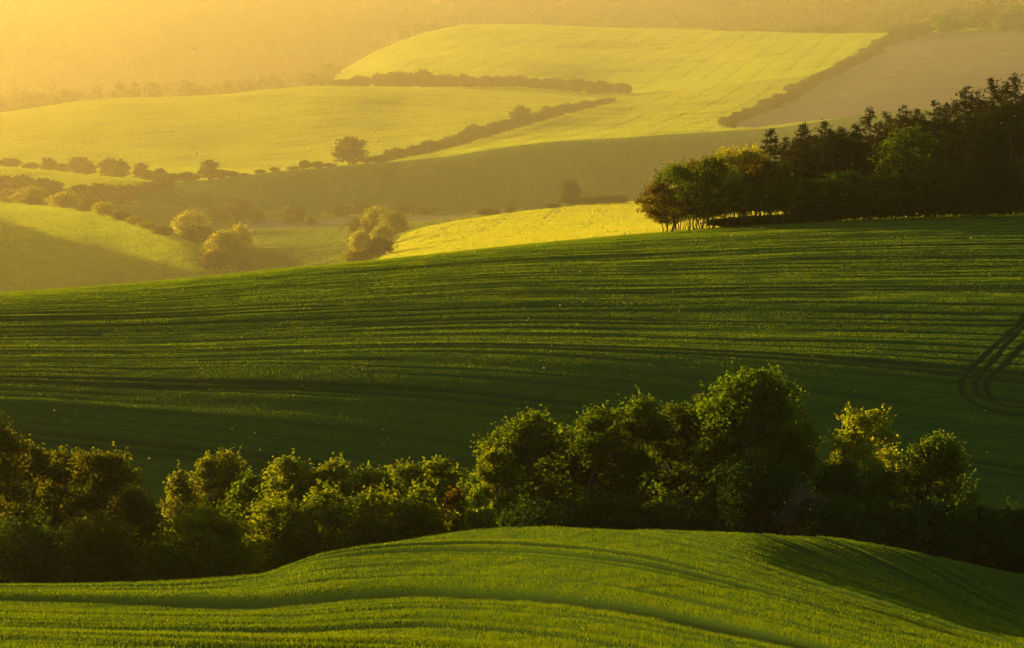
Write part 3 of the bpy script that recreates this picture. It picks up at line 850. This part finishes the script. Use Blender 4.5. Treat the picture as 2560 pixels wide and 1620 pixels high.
# ------------------------------------------------------------------ the pine wood on the crest
PINES = [pine(300 + i, 24, 8.0, base=b, dens=1.9, leaf=.36) for i, b in enumerate((.40, .46, .36, .42, .50))]
PINES_LOW = [pine(320 + i, 18, 6.5, base=b, dens=2.1, leaf=.34) for i, b in enumerate((.30, .38, .34))]
LOCUST = [broadleaf(340 + i, 14, 8.5, base=.24, n=6500, leaf=.34, style='dome', nl=30, lump=.28, inner=.06, ragged=1.6, trunkr=.16, stems=2) for i in range(4)]
UNDER = [broadleaf(360 + i, 6, 6.5, base=.03, n=3200, leaf=.36, style='shrub', nl=16, lump=.42, stems=3, trunkr=.10) for i in range(3)]
WOOD = [
    (1546, 818, 425, 78, 'L', L_RUST, 'rusty leaved young locust leaning out at the left end of the wood'),
    (1590, 822, 378, 100, 'L', L_OAK, 'dark green rounded tree at the left end of the wood, above the rusty locust'),
    (1628, 832, 374, 80, 'L', L_RUST, 'brownish thin tree beside the dark rounded one, left end of the wood'),
    (1672, 826, 362, 95, 'L', L_GOLD, 'olive brown tree with bare stems, third from the left end of the wood'),
    (1712, 838, 346, 95, 'L', L_SUNLIT, 'golden lit tree, left one of the two brightest in the wood'),
    (1758, 836, 340, 95, 'L', L_SUNLIT, 'golden lit tree, right one of the two brightest in the wood'),
    (1738, 822, 420, 90, 'L', L_GOLD, 'low dark olive tree in front of the two golden trees'),
    (1800, 830, 372, 90, 'L', L_RUST, 'brown leaved tree below the first pine of the wood'),
    (1650, 818, 440, 95, 'L', L_GOLD, 'low olive tree with thin stems at the field edge, left part of the wood'),
    (1850, 826, 420, 100, 'L', L_OAK, 'dull green tree under the leftmost pines'),
    (1920, 828, 420, 110, 'L', L_DARK, 'dark leafy tree under the second group of pines'),
    (1990, 830, 400, 120, 'L', L_DARK, 'dark leafy tree at the edge left of the bright green tree'),
    (2135, 830, 296, 150, 'L', L_MID, 'green broadleaved tree standing out in front of the dark pines'),
    (2060, 828, 410, 110, 'L', L_OAK, 'dull green small tree at the left foot of the green broadleaved tree'),
    (2235, 832, 380, 130, 'L', L_DARK, 'dark leafy tree right of the green broadleaved tree'),
    (2330, 836, 380, 130, 'L', L_DARK, 'dark leafy tree at the edge near the right end of the wood'),
    (2420, 838, 370, 130, 'L', L_DARK, 'dark leafy tree at the right edge of the photo under the tall pines'),
    (1811, 850, 303, 62, 'p', L_PINE, 'pine with a forked spiky top, leftmost pine of the wood'),
    (1846, 862, 322, 44, 'p', L_PINE, 'small pine peeping out right of the leftmost pine'),
    (1886, 856, 291, 58, 'p', L_PINE, 'pine with a tilted tuft at its top, third from the left'),
    (1915, 872, 318, 52, 'p', L_PINE, 'low pine between the tilted tuft pine and the broad topped pine'),
    (1946, 858, 286, 66, 'p', L_PINE, 'broad topped pine left of the bare topped pine'),
    (1980, 874, 300, 56, 'p', L_PINE, 'pine with a flat ragged top behind the broad topped pine'),
    (2010, 852, 292, 60, 'p', L_PINE, 'open pine with gaps in its crown left of the lone spire'),
    (2048, 860, 252, 56, 'P', L_PINE, 'spire shaped pine that stands up alone above its neighbours'),
    (2086, 872, 262, 60, 'P', L_PINE, 'pine directly right of the spire, with a rounded top'),
    (2116, 864, 248, 60, 'P', L_PINE, 'pine with a spiky top above the green broadleaved tree'),
    (2152, 876, 256, 64, 'P', L_PINE, 'pine behind the right shoulder of the green broadleaved tree'),
    (2196, 866, 236, 64, 'P', L_PINE, 'pine with a sharp point left of the rising tall pines'),
    (2232, 880, 248, 66, 'P', L_PINE, 'pine in the notch before the tall pines'),
    (2272, 868, 204, 74, 'P', L_PINE, 'tall dense pine, first of the tall group at the right'),
    (2303, 884, 214, 66, 'P', L_PINE, 'tall pine tucked behind the first of the tall group'),
    (2334, 870, 184, 74, 'P', L_PINE, 'very tall pine with a heavy crown near the right edge'),
    (2364, 886, 192, 64, 'P', L_PINE, 'tall pine just left of the one with the tufted tip'),
    (2391, 872, 174, 66, 'P', L_PINE, 'tallest pine with a tufted tip at the right edge'),
    (2440, 874, 170, 84, 'P', L_PINE, 'tall pine cut off by the right edge of the photo'),
    (2490, 878, 160, 90, 'P', L_PINE, 'tall pine just outside the right edge of the photo'),
]
for i, (u, d, vt, wp, k, lm, lab) in enumerate(WOOD):
    d = d * NEAR
    ms = {'L': LOCUST, 'p': PINES_LOW, 'P': PINES}[k]
    place('pine_tree' if k in 'pP' else 'broadleaf_tree', ms[i % len(ms)], u, d, vt, wp * (1.5 if k in 'pP' else 1.1), lab, 'pine' if k in 'pP' else 'tree', 'trees of the wood on the crest', BARK_P if k in 'pP' else BARK, lm)
# the darker inside of the wood: further pines and undergrowth
for i in range(46):
    u = 1835 + (i + rng.random()) / 46 * 680
    d = float(rng.choice([846, 894, 906, 918])) + rng.random() * 8
    vt = np.interp(u, [1800, 2050, 2250, 2408, 2520], [352, 305, 268, 225, 210]) + rng.normal() * 14
    place('pine_tree', (PINES if u > 2040 else PINES_LOW)[i % 3], u, d * NEAR, vt, 88 + 22 * rng.random(), 'dark pine half hidden among the others inside the wood', 'pine', 'pines inside the wood', BARK_P, L_PINE)
for i in range(30):
    u = 1700 + (i + rng.random() * .8) / 30 * 790
    d = 822 + rng.random() * 10 + (u - 1560) * 0.012
    vt = np.interp(u, [1700, 1820, 2000, 2408], [520, 500, 440, 400]) + rng.random() * 26
    place('shrub', UNDER[i % 3], u, d * NEAR, vt, 70 + 30 * rng.random(), 'low dark bush at the foot of the wood along the field edge', 'shrub', 'undergrowth along the edge of the wood', BARK, L_DARK)
for i in range(22):
    u = 1562 + (i + rng.random() * .8) / 22 * 280
    d = 820 + rng.random() * 26
    vt = np.interp(u, [1560, 1620, 1720, 1850], [430, 405, 390, 370]) + rng.random() * 50
    place('broadleaf_tree', LOCUST[i % 4], u, d * NEAR, vt, 62 + 22 * rng.random(), 'thin dark stemmed tree inside the leafy left part of the wood', 'tree', 'thin trees in the left part of the wood', BARK, (L_GOLD, L_OAK, L_SUNLIT, L_OAK, L_RUST)[i % 5])

# ------------------------------------------------------------------ trees and hedges of the far valley
FAR = [broadleaf(400 + i, 12, 11, base=0.0, n=1700, leaf=.95, style=('egg', 'egg', 'shrub', 'egg', 'egg')[i], nl=18, lump=.38, trunkr=.3) for i in range(5)]
FARB = [broadleaf(420 + i, 9, 9.5, base=.0, n=3000, leaf=.55, style='shrub' if i else 'egg', nl=22, lump=.36, trunkr=.2, ragged=1.3) for i in range(3)]


def far_tree(i, u, vt, vb, wp, label, group, leafm=L_HAZEL, near=False, name='hedge_tree', cat='tree', d=None, tmin=10.0):
    if d is None:
        x, d = hit(u, vb, tmin)
    ms = FARB if near else FAR
    return place(name, ms[i % len(ms)], u, d, vt, wp * 1.06, label, cat, group, BARK, leafm)


def rowd(u, t):
    c = int(round(float(np.interp(u, UC, np.arange(NC)))))
    return float(np.interp(t, GT, GD[:, c]))


# loose row at the foot of the long yellow field, from the left edge
ROW_A = [(22, 372, 391, 52, 'low wide dark bush at the left edge under the long yellow field'), (72, 382, 397, 42, None), (115, 371, 400, 34, None), (150, 384, 403, 36, None),
         (186, 369, 407, 48, None), (208, 382, 410, 34, None), (255, 371, 414, 44, None), (280, 374, 416, 44, None), (331, 383, 418, 34, None), (350, 400, 422, 40, None),
         (376, 395, 424, 30, None), (400, 407, 430, 44, None), (440, 404, 428, 54, None), (491, 376, 424, 46, 'rounded taller tree standing above the low hedge left of the big lone tree'), (520, 398, 422, 40, None), (545, 402, 418, 34, None), (575, 406, 414, 20, None),
         (612, 398, 411, 24, None), (646, 393, 409, 22, None), (690, 391, 405, 28, None), (717, 376, 403, 26, None), (746, 379, 400, 30, None), (775, 383, 399, 34, None),
         (822, 321, 392, 72, 'big round lone tree, tallest of the row under the long yellow field'), (862, 368, 388, 34, None), (893, 372, 384, 36, None)]
for i, (u, vt, vb, wp, lab) in enumerate(ROW_A):
    far_tree(i, u, vt, vb + 3, wp, lab or 'small hazy bush in the ragged row under the long yellow field', 'row under the long yellow field', tmin=17.0 if u > 420 else 16.9)
# hedge rising from the lone tree to the corner between the two yellow fields
bl = [(885, 384), (960, 368), (1000, 361), (1060, 347), (1100, 335), (1200, 305), (1300, 275), (1370, 256), (1440, 238)]
hl = [(885, 18), (930, 24), (960, 20), (1000, 28), (1060, 24), (1110, 34), (1160, 26), (1210, 24), (1280, 26), (1340, 22), (1440, 8)]
for i in range(38):
    u = 890 + i / 37 * 545 + rng.normal() * 3
    vb = float(np.interp(u, [p[0] for p in bl], [p[1] for p in bl])); hh = float(np.interp(u, [p[0] for p in hl], [p[1] for p in hl])) * (0.8 + 0.4 * rng.random())
    far_tree(i, u, vb - hh, vb + 2, 26 + 12 * rng.random(), 'dark bush in the slanting hedge from the lone tree up to the field corner', 'slanting hedge between the yellow fields', tmin=17.0)
far_tree(0, 1224, 248, 299, 46, 'vase shaped tree sticking up from the slanting hedge between the yellow fields', 'slanting hedge between the yellow fields', tmin=17.0)
# upper hedge
for i in range(48):
    u = 796 + i / 47 * 676 + rng.normal() * 3
    vb = float(np.interp(u, [796, 1000, 1204, 1475], [206, 203, 208, 224])); hh = float(np.interp(u, [796, 900, 1000, 1200, 1300, 1460, 1480], [20, 32, 30, 27, 27, 30, 20])) * (0.85 + 0.35 * rng.random())
    far_tree(i, u, vb - hh, vb, 24 + 10 * rng.random(), 'dark tree in the long thick hedge that divides the two yellow fields', 'upper hedge between the yellow fields', d=rowd(u, 19.3 + 0.6 * rng.random()))
far_tree(2, 996, 162, 203, 40, 'rounded tree rising a little above the long thick upper hedge', 'upper hedge between the yellow fields', d=rowd(996, 19.7))
# diagonal hedge beside the ploughed field
dl_ = [(1706, 297), (1770, 276), (1850, 236), (1930, 194), (2010, 151), (2075, 112), (2110, 92), (2180, 74)]
for i in range(64):
    t = i / 63
    u = 1706 + t * 474
    vb = float(np.interp(u, [p[0] for p in dl_], [p[1] for p in dl_])) + rng.normal() * 3
    far_tree(i, u + rng.normal() * 3, vb - (17 + 8 * rng.random()), vb, 26 + 12 * rng.random(), 'dull green bush in the diagonal hedge beside the ploughed field', 'diagonal hedge beside the ploughed field', leafm=L_HAZEL, tmin=17.0)
# woodland edge at the upper right
for i in range(26):
    u = 2170 + i / 25 * 330
    vb = 80 - max(0, min(1, (u - 2190) / 90)) * 24 * rng.random()
    far_tree(i, u, np.interp(u, [2170, 2240, 2330, 2408, 2500], [46, 24, 14, 9, 10]) + rng.random() * 22, vb, 44 + 16 * rng.random(), 'hazy tree of the wooded knoll above the ploughed field at the upper right', 'wooded knoll above the ploughed field', leafm=L_OAK, d=rowd(u, 22.1 + 0.8 * rng.random()))
for i in range(22):
    u = 1650 + i / 21 * 440
    far_tree(i, u, 58 + 10 * rng.random(), 80, 34 + 14 * rng.random(), 'hazy tree just behind the top edge of the highest yellow field', 'trees behind the highest yellow field', leafm=L_LIME, d=rowd(u, 22.2 + 0.6 * rng.random()))

# valley floor
VAL = [
    # behind the knoll, upper row
    (12, 412, 452, 50, 'd'), (55, 410, 455, 54, 'd'), (100, 418, 460, 60, 'd'), (128, 425, 462, 44, 'd'), (190, 434, 468, 50, 'd'), (232, 430, 470, 50, 'd'), (262, 433, 468, 40, 'd'), (300, 434, 462, 50, 'd'), (345, 428, 452, 56, 'd'), (382, 420, 445, 50, 'd'),
    (215, 452, 485, 60, 'd'), (285, 455, 482, 50, 'd'), (20, 448, 482, 60, 'd'),
]
for i, (u, vt, vb, wp, k) in enumerate(VAL):
    far_tree(i, u, vt, vb, wp, 'hazy dark bush in the upper row behind the sunlit knoll', 'upper row behind the knoll', leafm=L_HAZEL, tmin=13.9)
LIT = [
    (75, 438, 496, 84, L_VAL, 'spreading golden tree behind the knoll near the left edge'),
    (20, 460, 492, 50, L_VAL, 'low golden bush behind the knoll at the left edge'),
    (152, 450, 498, 62, L_SUNLIT, 'rounded golden bush behind the knoll, right of the spreading tree'),
    (200, 480, 508, 44, L_HAZEL, 'low brownish bush behind the knoll between two golden bushes'),
    (243, 474, 520, 50, L_SUNLIT, 'small golden bush behind the middle of the knoll'),
    (283, 498, 532, 40, L_HAZEL, 'low dark bush right of the small golden bush behind the knoll'),
    (318, 508, 540, 44, L_VAL, 'low bush with a lit top in the line running down behind the knoll'),
    (348, 520, 545, 40, L_VAL, 'second low bush with a lit top in the line behind the knoll'),
    (385, 532, 556, 44, L_HAZEL, 'low dark bush left of the bright yellow willow'),
    (450, 494, 560, 84, L_SUNLIT, 'bright yellow rounded willow in the valley, left of the big dark bush'),
    (462, 530, 572, 70, L_HAZEL, 'dark bush at the foot of the bright yellow willow'),
    (565, 524, 606, 54, L_SUNLIT, 'yellow upright tree behind the big dark bush'),
    (532, 540, 620, 96, L_VAL, 'big dark round bush with a golden rim at the end of the knoll'),
    (505, 590, 634, 70, L_HAZEL, 'dull brownish bush at the left foot of the big dark bush'),
    (560, 592, 632, 56, L_OAK, 'dark green bush at the right foot of the big dark bush'),
    (560, 466, 520, 70, L_HAZEL, 'hazy dull bush in the valley behind the bright yellow willow'),
    (528, 480, 518, 60, L_HAZEL, 'hazy low bush left of the dull bush behind the willow'),
    (600, 492, 524, 40, L_HAZEL, 'hazy low bush right of the dull bush behind the willow'),
    (690, 486, 528, 58, L_HAZEL, 'hazy bush in the middle of the valley between willow and tree cluster'),
    (733, 512, 530, 22, L_HAZEL, 'tiny bush on the pale reed bank'),
    (805, 480, 512, 56, L_HAZEL, 'dim low bush left of the tree cluster at the rapeseed'),
    (845, 474, 506, 60, L_HAZEL, 'dim bush behind the tree cluster, left one'),
    (955, 478, 504, 70, L_HAZEL, 'dim low bush right behind the tree cluster'),
    (1000, 482, 506, 50, L_HAZEL, 'dim flat bush right of the tree cluster on the field edge'),
    (885, 486, 560, 76, L_VAL, 'tallest rounded tree of the cluster left of the rapeseed field'),
    (928, 496, 552, 64, L_VAL, 'rounded tree at the right side of the cluster left of the rapeseed field'),
    (845, 510, 565, 50, L_HAZEL, 'dull tree at the left side of the cluster left of the rapeseed field'),
    (900, 526, 582, 56, L_VAL, 'rounded lower tree in the middle of the cluster left of the rapeseed field'),
    (848, 538, 606, 44, L_SUNLIT, 'slim golden tree in front of the cluster left of the rapeseed field'),
    (888, 556, 604, 64, L_HAZEL, 'dark low bush in front of the cluster left of the rapeseed field'),
    (842, 586, 622, 92, L_VAL, 'wide low bush just behind the crest below the slim golden tree'),
    (1150, 490, 508, 50, L_HAZEL, 'small dark bush behind the left part of the rapeseed field'),
    (1200, 488, 502, 24, L_HAZEL, 'tiny dark bush behind the middle of the rapeseed field'),
    (1340, 424, 492, 54, L_GREY, 'pale grey-green tree standing alone before the shaded field'),
    (1300, 478, 494, 28, L_HAZEL, 'small dim bush just left of the pale lone tree'),
    (1385, 462, 488, 50, L_HAZEL, 'dim low bush right of the pale lone tree'),
    (1420, 459, 486, 50, L_HAZEL, 'dim low bush farther right of the pale lone tree'),
    (1455, 458, 484, 40, L_HAZEL, 'dim low bush near the wood, last right of the pale lone tree'),
]
for i, (u, vt, vb, wp, lm, lab) in enumerate(LIT):
    far_tree(i, u, vt, vb, wp, lab, None, leafm=lm, near=True, name='tree' if vb - vt > 45 else 'shrub', cat='tree' if vb - vt > 45 else 'shrub', tmin=10.5 if vb > 560 else 13.0)

# a thin stake at the edge of the front slope, left of the wood
px, pd = (1621 - 1204) / F * 804 * NEAR, 804 * NEAR
T = Tubes(); T.add([(0, 0, -.2), (0, 0, .5), (.01, 0, 1.0), (.02, 0, 1.05)], [.05, .045, .04, .005], 6)
stake = link('marker_stake', T.mesh('marker_stake'), BARK)
stake.location = (px, pd, ground(px, pd)); stake.scale = (2 * NEAR,) * 3; tag(stake, 'thin wooden stake standing alone on the crest just left of the wood', 'stake')

# ------------------------------------------------------------------ the woods on the far hillside
def far_woods(n, per):
    c0, c1 = np.searchsorted(UC, -260), np.searchsorted(UC, 2680)
    sel = (FIELD[:, c0:c1] == 'w') & (tc[:, c0:c1] >= np.where(uc[:, c0:c1] < 830, 20.1, 19.6))
    face = np.maximum(GV[:-1, c0:c1] - GV[1:, c0:c1], 0.02)
    wgt = (face * (UC[c0 + 1:c1 + 1] - UC[c0:c1])[None, :]) * sel
    cum = np.cumsum(wgt.ravel()); pick = np.minimum(np.searchsorted(cum, rng.random(n) * cum[-1]), wgt.size - 1)
    i, j = np.divmod(pick, c1 - c0); j = j + c0
    a, b = rng.random(n), rng.random(n)

    def bil(G): return (1 - a) * ((1 - b) * G[i, j] + b * G[i, j + 1]) + a * ((1 - b) * G[i + 1, j] + b * G[i + 1, j + 1])
    B = np.stack([bil(GX), bil(GD), bil(GZ)], -1)
    h = FARS * (7 + 9 * rng.random(n) + 4 * vnoise(B[:, 0] / 220, B[:, 1] / 220, 90)); w = FARS * (9 + 6 * rng.random(n))
    dirn = norm(rng.normal(size=(n, per, 3)) + np.array([0, 0, 0.5])); dirn[..., 2] = np.abs(dirn[..., 2])
    P = B[:, None] + np.stack([dirn[..., 0] * w[:, None] / 2, dirn[..., 1] * w[:, None] / 2, h[:, None] * (0.25 + 0.75 * dirn[..., 2])], -1) + rng.normal(size=(n, per, 3)) * 0.5
    nr = norm(dirn + rng.normal(size=(n, per, 3)) * 0.5)
    co = leaf_quads(P.reshape(-1, 3), nr.reshape(-1, 3), 3.6 * FARS * (0.6 + 0.8 * rng.random(n * per)), 0.75)
    o = link('woodland', quad_mesh('woodland', co), leaf_mat('far_wood_leaf', (.040, .066, .012), (.075, .090, .008), .4, alt=(.065, .075, .014), scale=.006))
    tag(o, 'unbroken hazy woodland covering the far hillside', 'woodland', kind='stuff')


far_woods(7500, 42)



# ------------------------------------------------------------------ the hazy evening air
if HAZE:
    s = NT('evening_haze')
    pv = s.n('ShaderNodeVolumePrincipled')
    pv.inputs['Color'].default_value = (1.0, 0.86, 0.46, 1)
    pv.inputs['Density'].default_value = 0.000078
    pv.inputs['Anisotropy'].default_value = 0.905
    s.l(pv.outputs[0], s.out.inputs['Volume'])
    zmin, zmax = float(GZ.min()) - 1.0, float(GZ.max()) + 25.0
    x0, x1, y0, y1 = float(GX.min()) - 300, float(GX.max()) + 300, -60.0, float(GD.max()) + 300
    co = [(x, y, z) for z in (zmin, zmax) for y in (y0, y1) for x in (x0, x1)]
    me = make_mesh('haze', np.array(co), np.array([(0, 2, 3, 1), (4, 5, 7, 6), (0, 1, 5, 4), (2, 6, 7, 3), (0, 4, 6, 2), (1, 3, 7, 5)]))
    hz = link('haze', me, s.m)
    tag(hz, 'thin warm evening haze filling the whole valley', 'haze', kind='stuff')

# ------------------------------------------------------------------ fluff and small insects drifting in the low light
nf = 430
d = 9 + 50 * rng.random(nf) ** 1.4
u = -150 + 2700 * rng.random(nf); v = -80 + 1300 * rng.random(nf) ** 0.8
Pf = np.stack([(u - 1204) / F * d, d, zs(v) * d], -1)
gz = np.array([ground(p[0], p[1]) for p in Pf])
Pf = Pf[Pf[:, 2] > gz + 0.3]; nf = len(Pf)
rad = Pf[:, 1] * 0.000208 * np.where(rng.random(nf) < 0.06, 0.9 + 0.5 * rng.random(nf), 0.32 + 0.42 * rng.random(nf))
oct_v = np.array([(1, 0, 0), (-1, 0, 0), (0, 1, 0), (0, -1, 0), (0, 0, 1), (0, 0, -1)], float)
oct_f = np.array([(0, 2, 4), (2, 1, 4), (1, 3, 4), (3, 0, 4), (2, 0, 5), (1, 2, 5), (3, 1, 5), (0, 3, 5)])
co = Pf[:, None] + oct_v[None] * rad[:, None, None] * (0.7 + 0.6 * rng.random((nf, 6, 1)))
fc = oct_f[None] + (np.arange(nf) * 6)[:, None, None]
fl = link('drifting_fluff', make_mesh('drifting_fluff', co.reshape(-1, 3), fc.reshape(-1, 3)), leaf_mat('seed_fluff', (.50, .44, .30), (.60, .50, .32), .6, var=.1))
tag(fl, 'pale specks of seed fluff and insects drifting in the low sunlight', 'fluff', kind='stuff')
